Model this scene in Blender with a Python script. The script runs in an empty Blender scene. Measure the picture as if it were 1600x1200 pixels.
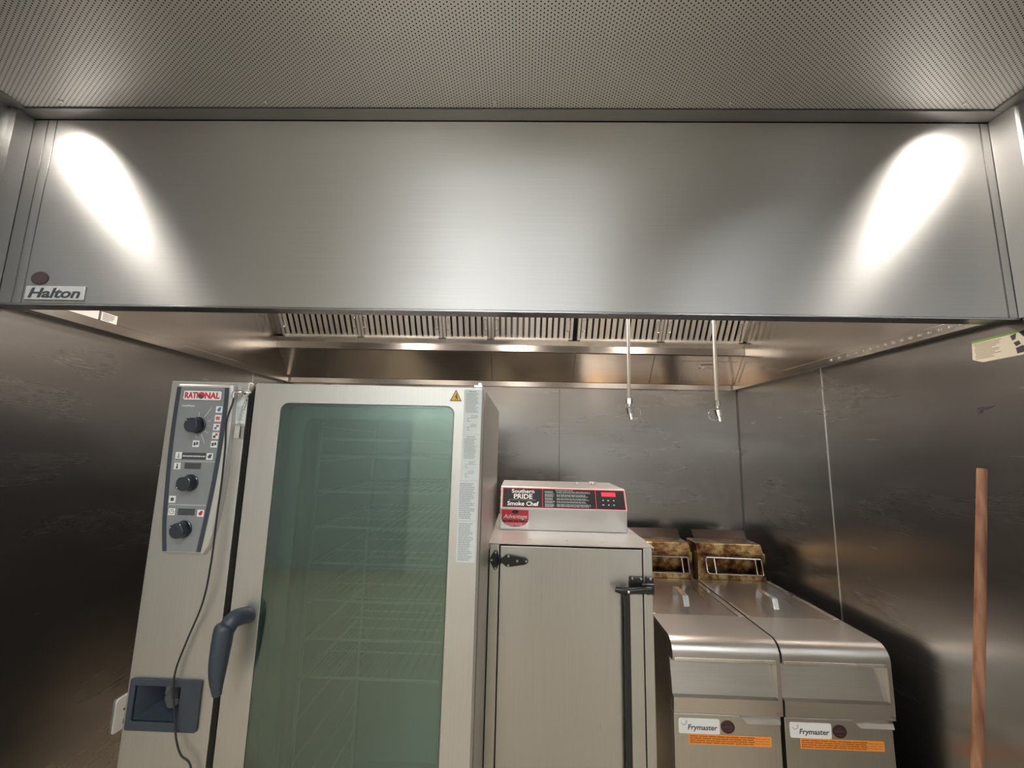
import bpy, bmesh, math, random
from mathutils import Vector, Matrix
random.seed(7)
PI = math.pi
S = bpy.context.scene
C = S.collection

# ------------------------------------------------------------------ camera
CAMZ = 1.62
def make_camera():
    p, yw, r = 0.1468, -0.0259, 0.0235
    f = Vector((math.sin(yw)*math.cos(p), math.cos(yw)*math.cos(p), math.sin(p)))
    r0 = Vector((math.cos(yw), -math.sin(yw), 0))
    d0 = f.cross(r0)
    right = math.cos(r)*r0 - math.sin(r)*d0
    down = math.cos(r)*d0 + math.sin(r)*r0
    cd = bpy.data.cameras.new('camera')
    cd.sensor_width = 36; cd.sensor_fit = 'HORIZONTAL'
    cd.lens = 654.4/1600*36; cd.clip_start = 0.02; cd.clip_end = 50
    o = bpy.data.objects.new('camera', cd); C.objects.link(o)
    up = -down; back = -f
    m = Matrix((right, up, back)).transposed().to_4x4()
    m.translation = Vector((0, 0, CAMZ))
    o.matrix_world = m
    S.camera = o
make_camera()

# ------------------------------------------------------------------ world, exposure
w = bpy.data.worlds.new('world'); S.world = w; w.use_nodes = True
w.node_tree.nodes['Background'].inputs[0].default_value = (.8, .85, 1, 1)
w.node_tree.nodes['Background'].inputs[1].default_value = 0.02
S.view_settings.view_transform = 'Standard'
S.view_settings.look = 'None'
S.view_settings.exposure = 0.05
S.view_settings.gamma = 1
S.view_settings.use_curve_mapping = False
S.cycles.use_denoising = True
S.cycles.max_bounces = 10
S.cycles.glossy_bounces = 8
S.cycles.diffuse_bounces = 4
S.cycles.transparent_max_bounces = 12
S.cycles.sample_clamp_indirect = 6

# light strengths
E_TROFFER = 6.0
E_FAR = 34.0
E_HOODLAMP = 24.0
E_SPOT = 8.0

def light(name, kind, loc, target, energy, color, **k):
    ld = bpy.data.lights.new(name, kind); ld.energy = energy; ld.color = color
    for a, v in k.items(): setattr(ld, a, v)
    o = bpy.data.objects.new(name, ld); C.objects.link(o); o.location = loc
    o.rotation_euler = (Vector(target)-Vector(loc)).to_track_quat('-Z', 'Y').to_euler()
    return o
SPOTS = [(-1.642, 1.04, 2.67, -1.64, 1.236, 2.40), (1.427, 1.03, 2.67, 1.43, 1.236, 2.40)]
for x, y, z, tx, ty, tz in SPOTS:
    light('spotlight', 'SPOT', (x, y, z-.035), (tx, ty, tz), E_SPOT, (1, .93, .85),
          spot_size=math.radians(108), spot_blend=.2, shadow_soft_size=.045)
HOODLAMPS = [(-.92, 1.98), (-.06, 1.98), (.90, 1.98)]
for x, y in HOODLAMPS:
    light('hood_light', 'AREA', (x, y, 2.625), (x, y+.15, 2.0), E_HOODLAMP, (1, .88, .77),
          shape='DISK', size=.11)

# ------------------------------------------------------------------ materials
def nt(m): return m.node_tree.nodes, m.node_tree.links
def mat(name, col, rough=.5, metal=0, spec=.5, emis=0, coat=0):
    m = bpy.data.materials.new(name); m.use_nodes = True
    b = m.node_tree.nodes['Principled BSDF']
    b.inputs['Base Color'].default_value = (*col, 1)
    b.inputs['Roughness'].default_value = rough
    b.inputs['Metallic'].default_value = metal
    b.inputs['Specular IOR Level'].default_value = spec
    b.inputs['Coat Weight'].default_value = coat
    if emis:
        b.inputs['Emission Color'].default_value = (*col, 1)
        b.inputs['Emission Strength'].default_value = emis
    return m
def steel(name, col=(.60, .585, .56), rough=.3, aniso=.7, tangent=(0, 0, 1), grain=(3, 3, 400), gamt=.10, smudge=.12,
          wave=0.0, wscale=1.2, bump=.02, metal=1):
    """brushed stainless: tangent = direction in which highlights are smeared, grain = fine brush lines"""
    m = mat(name, col, rough, metal); n, l = nt(m)
    b = n['Principled BSDF']
    tc = n.new('ShaderNodeTexCoord')
    mp = n.new('ShaderNodeMapping'); mp.inputs['Scale'].default_value = grain
    l.new(tc.outputs['Object'], mp.inputs[0])
    ns = n.new('ShaderNodeTexNoise'); ns.inputs['Scale'].default_value = 1; ns.inputs['Detail'].default_value = 3
    l.new(mp.outputs[0], ns.inputs['Vector'])
    sm = n.new('ShaderNodeTexNoise'); sm.inputs['Scale'].default_value = 3; sm.inputs['Detail'].default_value = 3
    smp = n.new('ShaderNodeMapping'); smp.inputs['Scale'].default_value = (.6, .6, 2.2)
    l.new(tc.outputs['Object'], smp.inputs[0]); l.new(smp.outputs[0], sm.inputs['Vector'])
    # roughness = base + grain + smudge
    a1 = n.new('ShaderNodeMath'); a1.operation = 'MULTIPLY_ADD'
    a1.inputs[1].default_value = gamt; a1.inputs[2].default_value = rough - gamt*.5
    l.new(ns.outputs[0], a1.inputs[0])
    a2 = n.new('ShaderNodeMath'); a2.operation = 'MULTIPLY_ADD'; a2.inputs[1].default_value = smudge
    a3 = n.new('ShaderNodeMath'); a3.operation = 'ADD'; a3.inputs[1].default_value = -smudge*.5
    l.new(sm.outputs[0], a2.inputs[0]); l.new(a1.outputs[0], a2.inputs[2]); l.new(a2.outputs[0], a3.inputs[0])
    l.new(a3.outputs[0], b.inputs['Roughness'])
    # slight colour variation along the grain
    mx = n.new('ShaderNodeMixRGB'); mx.blend_type = 'MULTIPLY'; mx.inputs[0].default_value = 1
    rp = n.new('ShaderNodeMapRange'); rp.inputs[3].default_value = .90; rp.inputs[4].default_value = 1.08
    l.new(ns.outputs[0], rp.inputs[0]); mx.inputs[1].default_value = (*col, 1)
    l.new(rp.outputs[0], mx.inputs[2]); l.new(mx.outputs[0], b.inputs['Base Color'])
    b.inputs['Anisotropic'].default_value = aniso
    if aniso:
        cx = n.new('ShaderNodeCombineXYZ')
        for i in range(3): cx.inputs[i].default_value = tangent[i]
        l.new(cx.outputs[0], b.inputs['Tangent'])
    bp = n.new('ShaderNodeBump'); bp.inputs['Strength'].default_value = bump; bp.inputs['Distance'].default_value = .002
    l.new(ns.outputs[0], bp.inputs['Height'])
    last = bp
    if wave:
        wn = n.new('ShaderNodeTexNoise'); wn.inputs['Scale'].default_value = wscale; wn.inputs['Detail'].default_value = 1
        wm = n.new('ShaderNodeMapping'); wm.inputs['Scale'].default_value = (.5, .5, 2.0)
        l.new(tc.outputs['Object'], wm.inputs[0]); l.new(wm.outputs[0], wn.inputs['Vector'])
        b2 = n.new('ShaderNodeBump'); b2.inputs['Strength'].default_value = 1; b2.inputs['Distance'].default_value = wave
        l.new(wn.outputs[0], b2.inputs['Height']); l.new(bp.outputs[0], b2.inputs['Normal']); last = b2
    l.new(last.outputs[0], b.inputs['Normal'])
    return m

def perforated(name, base):
    m = base.copy(); m.name = name; n, l = nt(m)
    b = n['Principled BSDF']; out = n['Material Output']
    tc = n.new('ShaderNodeTexCoord'); sp = n.new('ShaderNodeSeparateXYZ'); l.new(tc.outputs['Object'], sp.inputs[0])
    def M(op, a, bb=None, c=None):
        x = n.new('ShaderNodeMath'); x.operation = op
        for i, v in enumerate((a, bb, c)):
            if v is None: continue
            if isinstance(v, (int, float)): x.inputs[i].default_value = v
            else: l.new(v, x.inputs[i])
        return x.outputs[0]
    A, B = .0176, .0105
    def lat(off):
        fx = M('MULTIPLY', M('SUBTRACT', M('FRACT', M('ADD', M('MULTIPLY', sp.outputs[0], 1/A), 50+off)), .5), A)
        fy = M('MULTIPLY', M('SUBTRACT', M('FRACT', M('ADD', M('MULTIPLY', sp.outputs[1], 1/B), 50+off)), .5), B)
        return M('SQRT', M('ADD', M('MULTIPLY', fx, fx), M('MULTIPLY', fy, fy)))
    d = M('MINIMUM', lat(0), lat(.5))
    hole = M('LESS_THAN', d, .0020)
    blk = n.new('ShaderNodeBsdfDiffuse'); blk.inputs[0].default_value = (.008, .008, .008, 1)
    mx = n.new('ShaderNodeMixShader')
    l.new(hole, mx.inputs[0]); l.new(b.outputs[0], mx.inputs[1]); l.new(blk.outputs[0], mx.inputs[2])
    l.new(mx.outputs[0], out.inputs[0])
    return m

M_HOOD = steel('brushed_hood_steel', (.63, .625, .61), .46, .85, (0, 0, 1), (2.5, 2.5, 500), .12, .05, bump=.03)
M_HOODIN = steel('hood_inner_steel', (.62, .59, .555), .19, .5, (0, 0, 1), (3, 3, 300), .08, .12, wave=.004, wscale=1)
M_HOODEDGE = steel('hood_edge_steel', (.30, .30, .31), .28, .3, (0, 0, 1))
M_CEIL = steel('plenum_steel', (.68, .67, .655), .48, .4, (0, 1, 0), (200, 3, 3), .08, .10)
M_PERF = perforated('perforated_plenum_steel', M_CEIL)
M_WALL = steel('wall_steel', (.40, .395, .39), .26, .3, (0, 1, 0), (2, 2, 260), .03, .10, wave=.004, wscale=1.2, bump=.01)
M_WALLB = steel('back_wall_steel', (.36, .35, .335), .26, .3, (1, 0, 0), (2, 2, 260), .03, .16, wave=.004, wscale=1.2, bump=.01)
M_TRIM = steel('plenum_trim_steel', (.34, .34, .335), .35, .4, (0, 1, 0), (3, 3, 200), .08, .10)
M_JOIN = mat('joint_strip', (.18, .175, .17), .35, 1)
M_JOINL = mat('bright_joint_strip', (.8, .78, .75), .25, 1)
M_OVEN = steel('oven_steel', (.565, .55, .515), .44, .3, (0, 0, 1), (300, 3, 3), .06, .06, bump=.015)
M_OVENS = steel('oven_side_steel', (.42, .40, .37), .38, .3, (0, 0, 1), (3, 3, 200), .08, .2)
M_SMOKE = steel('smoker_steel', (.47, .46, .43), .30, .85, (0, 0, 1), (300, 3, 3), .08, .06, bump=.03)
M_SMOKET = steel('smoker_top_steel', (.58, .555, .53), .32, .3, (0, 1, 0), (3, 200, 3), .08, .10)
M_FRY = steel('fryer_steel', (.58, .55, .51), .30, .4, (0, 0, 1), (4, 4, 300), .10, .22)
M_PIPE = mat('drop_pipe_steel', (.50, .48, .44), .35, 1)
M_SHADE = mat('painted_shade_dark', (.06, .06, .065), .5)  # shade put into the colour: oven side, filter gaps, added rear block
M_FRYD = steel('fryer_door_steel', (.52, .50, .45), .36, .4, (0, 0, 1), (200, 4, 4), .10, .20)
M_LID = steel('fryer_lid_steel', (.42, .385, .36), .30, .2, (1, 0, 0), (60, 4, 4), .06, .14)
M_FILT = steel('filter_steel', (.76, .735, .70), .36, .2, (0, 0, 1), (40, 4, 4), .10, .12)
M_CHROME = mat('chrome', (.75, .74, .72), .14, 1)
M_SCREW = mat('screw_steel', (.7, .68, .65), .28, 1)
M_BLACK = mat('black_enamel', (.012, .012, .013), .3)
M_DARK = mat('dark_gap', (.01, .01, .01), .8)
M_RUBBER = mat('black_rubber', (.015, .015, .016), .55)
M_BLUEGREY = mat('blue_grey_plastic', (.035, .045, .060), .42)
M_NAVY = mat('navy_plastic', (.012, .018, .028), .28, coat=.3)
M_PANEL = mat('control_panel_grey', (.23, .24, .245), .42)
M_PANELRIM = mat('control_panel_rim', (.60, .59, .56), .38, .6)
M_WHITE = mat('white_print', (.80, .80, .78), .5)
M_LABELW = mat('pale_silver_label', (.78, .77, .74), .4, 0)
M_LABEL = mat('pale_label', (.62, .66, .64), .5)
M_PRINT = mat('dark_print', (.06, .06, .065), .6)
M_GREYPRINT = mat('grey_print', (.28, .29, .29), .6)
M_RED = mat('red_print', (.55, .03, .05), .45)
M_BLUE = mat('blue_print', (.06, .19, .42), .45)
M_ORANGE = mat('orange_label', (.85, .30, .05), .5)
M_DKORANGE = mat('orange_label_print', (.42, .11, .01), .6)
M_YELLOW = mat('warning_yellow', (.85, .48, .03), .5)
M_DISPLAY = mat('display_glass', (.055, .06, .062), .25)
M_LED = mat('red_display', (.85, .03, .06), .4, emis=.35)
M_BURG = mat('burgundy_badge', (.035, .012, .015), .3, coat=.1)
M_BURGT = mat('burgundy_badge_print', (.12, .045, .05), .4)
M_SILVER = mat('silver_plate', (.66, .65, .62), .3, .8)
M_CAVITY = steel('oven_cavity_steel', (.50, .52, .50), .35, .3, (0, 0, 1))
M_WIRE = mat('rack_wire', (.88, .87, .84), .5, .7)
M_INK = mat('ink_mark', (.02, .017, .03), .6)
M_WHITEP = mat('white_plastic', (.75, .74, .70), .4)

def oily():
    m = mat('oil_stained_brass', (.3, .2, .06), .3, .85); n, l = nt(m); b = n['Principled BSDF']
    tc = n.new('ShaderNodeTexCoord'); ns = n.new('ShaderNodeTexNoise'); ns.inputs['Scale'].default_value = 14
    ns.inputs['Detail'].default_value = 6; ns.inputs['Roughness'].default_value = .65
    l.new(tc.outputs['Object'], ns.inputs['Vector'])
    r = n.new('ShaderNodeValToRGB'); e = r.color_ramp.elements
    e[0].position = .38; e[0].color = (.03, .012, .006, 1); e[1].position = .66; e[1].color = (.42, .32, .15, 1)
    x = e.new(.5); x.color = (.17, .085, .03, 1)
    l.new(ns.outputs[0], r.inputs[0]); l.new(r.outputs[0], b.inputs['Base Color'])
    return m
M_OIL = oily()
M_DEFL = mat('dark_reflecting_steel', (.035, .027, .024), .35, 1)  # near-black base colour stands in for dark reflections on the steel
M_BRASS = mat('oily_brass_steel', (.42, .33, .14), .35, .9)
def wood():
    m = mat('worn_wood', (.30, .13, .06), .55); n, l = nt(m); b = n['Principled BSDF']
    tc = n.new('ShaderNodeTexCoord'); mp = n.new('ShaderNodeMapping'); mp.inputs['Scale'].default_value = (60, 60, 4)
    ns = n.new('ShaderNodeTexNoise'); ns.inputs['Scale'].default_value = 1; ns.inputs['Detail'].default_value = 5
    l.new(tc.outputs['Object'], mp.inputs[0]); l.new(mp.outputs[0], ns.inputs['Vector'])
    r = n.new('ShaderNodeValToRGB'); e = r.color_ramp.elements
    e[0].position = .3; e[0].color = (.14, .05, .025, 1); e[1].position = .7; e[1].color = (.36, .18, .095, 1)
    l.new(ns.outputs[0], r.inputs[0]); l.new(r.outputs[0], b.inputs['Base Color'])
    return m
M_WOOD = wood()
def tile_floor():
    m = mat('quarry_tile', (.33, .2, .13), .45); n, l = nt(m); b = n['Principled BSDF']
    tc = n.new('ShaderNodeTexCoord'); br = n.new('ShaderNodeTexBrick'); br.offset = 0
    br.inputs['Color1'].default_value = (.42, .345, .245, 1); br.inputs['Color2'].default_value = (.40, .33, .23, 1)
    br.inputs['Mortar'].default_value = (.37, .30, .22, 1); br.inputs['Scale'].default_value = 1
    br.inputs['Brick Width'].default_value = .15; br.inputs['Row Height'].default_value = .15; br.inputs['Mortar Size'].default_value = .004
    l.new(tc.outputs['Object'], br.inputs[0]); l.new(br.outputs[0], b.inputs['Base Color'])
    return m
M_FLOOR = tile_floor()
M_PAINT = mat('painted_wall', (.60, .59, .56), .6)
M_REFLDARK = mat('added_soffit_dark', (.05, .05, .048), .6)
M_TILE = mat('ceiling_board', (.62, .61, .58), .8)
M_DOORW = mat('white_door_paint', (.80, .78, .70), .45)
M_EMIT = mat('troffer_diffuser', (.93, .97, 1), .5, emis=E_TROFFER)
M_EMIT2 = mat('far_troffer_diffuser', (.93, .97, 1), .5, emis=E_FAR)
M_EMITH = mat('lamp_lens', (1, .85, .70), .5, emis=14)

def glass_mat():
    m = bpy.data.materials.new('coated_oven_glass'); m.use_nodes = True; n, l = nt(m)
    n.remove(n['Principled BSDF']); out = n['Material Output']
    t = n.new('ShaderNodeBsdfTransparent'); t.inputs[0].default_value = (.64, .75, .71, 1)
    g = n.new('ShaderNodeBsdfGlossy'); g.inputs[0].default_value = (.45, .56, .52, 1); g.inputs['Roughness'].default_value = .03
    d = n.new('ShaderNodeBsdfDiffuse'); d.inputs[0].default_value = (.16, .26, .23, 1)
    mx0 = n.new('ShaderNodeMixShader'); mx0.inputs[0].default_value = .06   # greasy film on the pane
    l.new(t.outputs[0], mx0.inputs[1]); l.new(d.outputs[0], mx0.inputs[2])
    fr = n.new('ShaderNodeFresnel'); fr.inputs[0].default_value = 1.5
    ad = n.new('ShaderNodeMath'); ad.inputs[1].default_value = .20; l.new(fr.outputs[0], ad.inputs[0])
    mx = n.new('ShaderNodeMixShader'); l.new(ad.outputs[0], mx.inputs[0]); l.new(mx0.outputs[0], mx.inputs[1]); l.new(g.outputs[0], mx.inputs[2])
    l.new(mx.outputs[0], out.inputs[0])
    return m
M_GLASS = glass_mat()

# ------------------------------------------------------------------ mesh helpers
def box(bm, x0, x1, y0, y1, z0, z1):
    v = [bm.verts.new((x, y, z)) for x in (x0, x1) for y in (y0, y1) for z in (z0, z1)]
    for f in ((0, 1, 3, 2), (4, 6, 7, 5), (0, 4, 5, 1), (2, 3, 7, 6), (0, 2, 6, 4), (1, 5, 7, 3)):
        bm.faces.new([v[i] for i in f])
def prism(bm, pts, axis, a0, a1):
    """extrude a closed 2-D outline along an axis; pts are the other two coordinates in xyz order"""
    def P(p, a):
        q = list(p); q.insert('xyz'.index(axis), a); return q
    A = [bm.verts.new(P(p, a0)) for p in pts]; B = [bm.verts.new(P(p, a1)) for p in pts]
    n = len(pts)
    for i in range(n): bm.faces.new((A[i], A[(i+1) % n], B[(i+1) % n], B[i]))
    bm.faces.new(A[::-1]); bm.faces.new(B)
def rrect(x0, x1, z0, z1, r, n=5):
    o = []
    for cx, cz, a in ((x1-r, z1-r, 0), (x0+r, z1-r, 90), (x0+r, z0+r, 180), (x1-r, z0+r, 270)):
        for k in range(n+1):
            t = math.radians(a+90*k/n); o.append((cx+r*math.cos(t), cz+r*math.sin(t)))
    return o
def frame(bm, outer, inner, y0, y1):
    """slab in the xz plane with a hole; outer and inner loops have the same number of points"""
    n = len(outer)
    L = [[bm.verts.new((p[0], y, p[1])) for p in lp] for lp in (outer, inner) for y in (y0, y1)]
    o0, o1, i0, i1 = L
    for k in range(n):
        j = (k+1) % n
        for a, b in ((o0, o1), (i1, i0), (i0, o0), (o1, i1)):
            bm.faces.new((a[k], a[j], b[j], b[k]))
def tube(bm, pts, rad, seg=10, caps=True):
    pts = [Vector(p) for p in pts]
    if not hasattr(rad, '__len__'): rad = [rad]*len(pts)
    rings = []
    prev = None
    for i, p in enumerate(pts):
        if i == 0: t = pts[1]-p
        elif i == len(pts)-1: t = p-pts[i-1]
        else: t = (pts[i+1]-p).normalized()+(p-pts[i-1]).normalized()
        t.normalize()
        if prev is None:
            u = t.orthogonal().normalized()
        else:
            u = prev - t*prev.dot(t)
            u = u.normalized() if u.length > 1e-6 else t.orthogonal().normalized()
        prev = u; v = t.cross(u)
        rings.append([bm.verts.new(p+rad[i]*(math.cos(2*PI*k/seg)*u+math.sin(2*PI*k/seg)*v)) for k in range(seg)])
    for a, b in zip(rings, rings[1:]):
        for k in range(seg): bm.faces.new((a[k], a[(k+1) % seg], b[(k+1) % seg], b[k]))
    if caps: bm.faces.new(rings[0][::-1]); bm.faces.new(rings[-1])
def loop_tube(bm, pts, rad, seg=8):
    pts = [Vector(p) for p in pts]; n = len(pts); rings = []; prev = None
    for i, p in enumerate(pts):
        t = (pts[(i+1) % n]-pts[i-1]).normalized()
        if prev is None: u = t.orthogonal().normalized()
        else: u = (prev-t*prev.dot(t)).normalized()
        prev = u; v = t.cross(u)
        rings.append([bm.verts.new(p+rad*(math.cos(2*PI*k/seg)*u+math.sin(2*PI*k/seg)*v)) for k in range(seg)])
    for i in range(n):
        a, b = rings[i], rings[(i+1) % n]
        for k in range(seg): bm.faces.new((a[k], a[(k+1) % seg], b[(k+1) % seg], b[k]))
def cyl(bm, p0, p1, r0, r1=None, seg=20): tube(bm, [p0, p1], [r0, r0 if r1 is None else r1], seg)
def spline(pts, n=6):
    """Catmull-Rom through the points"""
    P = [Vector(p) for p in pts]; P = [P[0]]+P+[P[-1]]; o = []
    for i in range(1, len(P)-2):
        for k in range(n):
            t = k/n
            o.append(.5*((2*P[i])+(-P[i-1]+P[i+1])*t+(2*P[i-1]-5*P[i]+4*P[i+1]-P[i+2])*t*t+(-P[i-1]+3*P[i]-3*P[i+1]+P[i+2])*t**3))
    o.append(P[-2]); return o

ROOT = {}
def obj(name, bm, m, parent=None, bevel=0, smooth=False, label=None, seg=2, split=38):
    """one mesh object; its vertices were written in world coordinates, and are shifted to the thing's base"""
    off = ROOT.get(parent.name, Vector()) if parent else Vector()
    me = bpy.data.meshes.new(name)
    bmesh.ops.recalc_face_normals(bm, faces=bm.faces[:])
    for v in bm.verts: v.co -= off
    if smooth:
        for f in bm.faces: f.smooth = True
    bm.to_mesh(me); bm.free(); me.materials.append(m)
    o = bpy.data.objects.new(name, me); C.objects.link(o)
    if parent: o.parent = parent; ROOT[o.name] = off
    if bevel:
        b = o.modifiers.new('bevel', 'BEVEL'); b.width = bevel; b.segments = seg; b.limit_method = 'ANGLE'; b.angle_limit = math.radians(35)
        b.harden_normals = False
    if smooth:
        e = o.modifiers.new('edges', 'EDGE_SPLIT'); e.split_angle = math.radians(split)
    if label: o['label'] = label
    return o
def B(name, boxes, m, parent=None, bevel=0, label=None):
    bm = bmesh.new()
    for b in boxes: box(bm, *b)
    return obj(name, bm, m, parent, bevel, label=label)
def thing(name, label, cat, loc, group=None):
    o = bpy.data.objects.new(name, None); C.objects.link(o); o.location = loc
    o.empty_display_size = .05
    o['label'] = label; o['category'] = cat
    if group: o['group'] = group
    ROOT[o.name] = Vector(loc)
    return o
def tag(o, label, cat, group=None):
    o['label'] = label; o['category'] = cat
    if group: o['group'] = group
    return o
def struct(name, boxes, m, bevel=0):
    o = B(name, boxes, m, None, bevel); o['kind'] = 'structure'; return o
def text_bm(bm, s, x0, x1, z0, z1, y, shear=0, bold=0, depth=.0006, slope=None):
    """lettering fitted into the rectangle, standing in the xz plane at y (or on a slope y=f(z)), readable from -y"""
    cu = bpy.data.curves.new('lettering', 'FONT'); cu.body = s; cu.shear = shear; cu.offset = bold; cu.resolution_u = 3
    to = bpy.data.objects.new('lettering', cu); C.objects.link(to)
    dg = bpy.context.evaluated_depsgraph_get(); dg.update()
    me = bpy.data.meshes.new_from_object(to.evaluated_get(dg))
    bpy.data.objects.remove(to); bpy.data.curves.remove(cu)
    xs = [v.co.x for v in me.vertices]; ys = [v.co.y for v in me.vertices]
    if not xs: return
    ax, bx, ay, by = min(xs), max(xs), min(ys), max(ys)
    t = bmesh.new(); t.from_mesh(me); bpy.data.meshes.remove(me)
    vm = {}
    for v in t.verts:
        x = x0+(v.co.x-ax)/(bx-ax)*(x1-x0); z = z0+(v.co.y-ay)/(by-ay)*(z1-z0)
        yy = slope(z) if slope else y
        vm[v] = bm.verts.new((x, yy, z))
    fs = []
    for f in t.faces:
        try: fs.append(bm.faces.new([vm[v] for v in f.verts]))
        except ValueError: pass
    t.free()
    r = bmesh.ops.extrude_face_region(bm, geom=fs)
    for e in r['geom']:
        if isinstance(e, bmesh.types.BMVert): e.co.y -= depth
def lines_bm(bm, x0, x1, z0, z1, y, rows, dens=.85, words=7, th=.5, slope=None, rag=.3, depth=.0004):
    """rows of small print: word-long dashes"""
    h = (z1-z0)/rows
    for r in range(rows):
        z = z1-(r+.5)*h; x = x0; end = x1-random.random()*rag*(x1-x0)
        while x < end-1e-4:
            wd = (x1-x0)/words*random.uniform(.4, 1.4); e = min(x+wd*dens, end)
            yy = slope(z) if slope else y
            box(bm, x, e, yy-depth, yy, z-h*th/2, z+h*th/2); x += wd

# ================================================================== the room
XL, XR, YB, ZC = -1.69, 1.475, 2.90, 2.683
struct('floor', [(-3.3, 3.1, -3.3, 3.0, -.05, 0)], M_FLOOR)
struct('wall_back', [(XL-.05, XR+.05, YB, YB+.05, 0, 2.9)], M_WALLB)
struct('wall_left', [(XL-.05, XL, .30, YB, 0, 2.9)], M_WALL)
struct('wall_right', [(XR, XR+.05, .30, YB, 0, 2.9)], M_WALL)
struct('wall_alcove_left', [(-3.3, XL-.05, .30, .36, 0, 2.9)], M_PAINT)
struct('wall_alcove_right', [(XR+.05, 2.1, .30, .36, 0, 2.9)], M_PAINT)
struct('wall_far_left', [(-3.35, -3.3, -3.3, .36, 0, 2.9)], M_PAINT)
struct('wall_far_right', [(2.1, 2.15, -3.3, .36, 0, 2.9)], M_WALL)
struct('wall_front', [(-3.35, 3.15, -3.35, -3.3, 0, 2.9)], M_PAINT)
# perforated make-up air plenum panel before the hood, then the main ceiling
struct('ceiling', [(XL+.04, XR-.035, .45, 1.188, ZC, ZC+.004)], M_PERF)
struct('ceiling_main', [(-3.3, 3.1, -3.3, .41, 2.80, 2.84)], M_TILE)
struct('added_dark_soffit', [(.72, 1.18, -1.5, .409, 2.52, 2.80)], M_REFLDARK)  # added unseen dark box that shapes the reflection on the hood face
struct('ceiling_void', [(XL, XR, .41, YB, 2.84, 2.86)], M_DARK)
struct('trim_1', [(XL, XR, .41, .45, ZC-.01, 2.84)], M_TRIM)
struct('trim_2', [(XL, XL+.042, .45, 1.188, ZC-.006, ZC+.01)], M_TRIM)
struct('trim_3', [(XR-.037, XR, .45, 1.188, ZC-.006, ZC+.01)], M_TRIM)
struct('trim_4', [(XL, XR, 1.190, 1.2345, ZC-.006, ZC+.01)], M_TRIM)
struct('trim_5', [(XL, XL+.022, 1.185, 1.2345, 2.03, ZC-.007)], M_TRIM)
struct('trim_6', [(XR-.006, XR, 1.165, 1.2345, 2.03, ZC-.007)], M_CEIL)
# wall sheet joints
struct('trim_7', [(.2555, .2595, YB-.003, YB, .0, 2.03)], M_JOIN)
struct('trim_8', [(-.7195, -.7155, YB-.003, YB, .0, 2.03)], M_JOIN)
struct('trim_9', [(XR-.003, XR, 2.076, 2.0795, .0, 2.03)], M_JOINL)
struct('trim_10', [(XL, XL+.003, 2.549, 2.5525, .0, 2.03)], M_JOINL)
struct('trim_11', [(XR-.005, XR, YB-.005, YB, .0, 2.03)], M_JOIN)
struct('added_dark_column', [(.12, .42, -3.30, -3.20, 0, 2.8)], mat('added_column_dark', (.07, .065, .06), .5))  # added unseen column, gives the steel fronts dark bands to reflect
# white door in the far wall behind the camera (seen mirrored in the oven glass)
d = struct('door_1', [(-1.45, -.80, -3.30, -3.26, 0, 2.02)], M_DOORW)
# screws of the plenum panel
for x, y in ((-1.50, 1.165), (-.836, 1.170), (-.106, 1.170), (.624, 1.170), (1.325, 1.165)):
    bm = bmesh.new(); cyl(bm, (x, y, ZC), (x, y, ZC-.004), .006, .004, 14)
    tag(obj('screw', bm, M_SCREW, None, smooth=True),
        {-1.50: 'small screw in the far left corner of the perforated ceiling', -.836: 'small screw left of the middle one on the perforated ceiling edge',
         -.106: 'small round screw at the middle of the perforated ceiling edge', .624: 'small screw right of the middle one on the perforated ceiling edge',
         1.325: 'small screw in the far right corner of the perforated ceiling'}[x], 'screw', 'screws along the perforated ceiling edge')
# ceiling lamps of the room
def troffer(x, y, sx, sy, label, em):
    t = thing('ceiling_light', label, 'ceiling light', (x, y, 2.80), 'ceiling light panels')
    bm = bmesh.new()
    o = [(x-sx/2, y-sy/2), (x+sx/2, y-sy/2), (x+sx/2, y+sy/2), (x-sx/2, y+sy/2)]
    for (a, b_, c, d_) in ((x-sx/2, x+sx/2, y-sy/2, y-sy/2+.02), (x-sx/2, x+sx/2, y+sy/2-.02, y+sy/2),
                           (x-sx/2, x-sx/2+.02, y-sy/2+.02, y+sy/2-.02), (x+sx/2-.02, x+sx/2, y-sy/2+.02, y+sy/2-.02)):
        box(bm, a, b_, c, d_, 2.785, 2.80)
    obj('frame', bm, M_WHITE, t)
    B('diffuser', [(x-sx/2+.02, x+sx/2-.02, y-sy/2+.02, y+sy/2-.02, 2.79, 2.799)], em, t)
troffer(-.03, -.62, 1.22, 1.22, 'large square ceiling light panel nearest the perforated ceiling', M_EMIT)
troffer(-1.15, -2.6, 1.22, .61, 'rectangular ceiling light panel at the left of the room', M_EMIT2)
troffer(1.7, -1.9, 1.22, .61, 'rectangular ceiling light panel at the right of the room', M_EMIT2)
# recessed adjustable spotlights at both ends of the plenum
for i, (x, y, z, tx, ty, tz) in enumerate(SPOTS):
    t = thing('spotlight', 'round recessed spotlight in the perforated ceiling by the %s wall' % ('left', 'right')[i], 'spotlight', (x, y, ZC))
    bm = bmesh.new()
    ri = [[bm.verts.new((x+r*math.cos(2*PI*k/24), y+r*math.sin(2*PI*k/24), zz)) for k in range(24)] for r, zz in ((.046, ZC), (.046, ZC-.006), (.034, ZC-.008), (.032, ZC))]
    for a, b in zip(ri, ri[1:]):
        for k in range(24): bm.faces.new((a[k], a[(k+1) % 24], b[(k+1) % 24], b[k]))
    obj('housing', bm, M_BLACK, t, smooth=True)
    bm = bmesh.new(); cyl(bm, (x, y, ZC-.001), (x, y, ZC-.004), .031)
    obj('lens', bm, M_EMITH, t)

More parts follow.
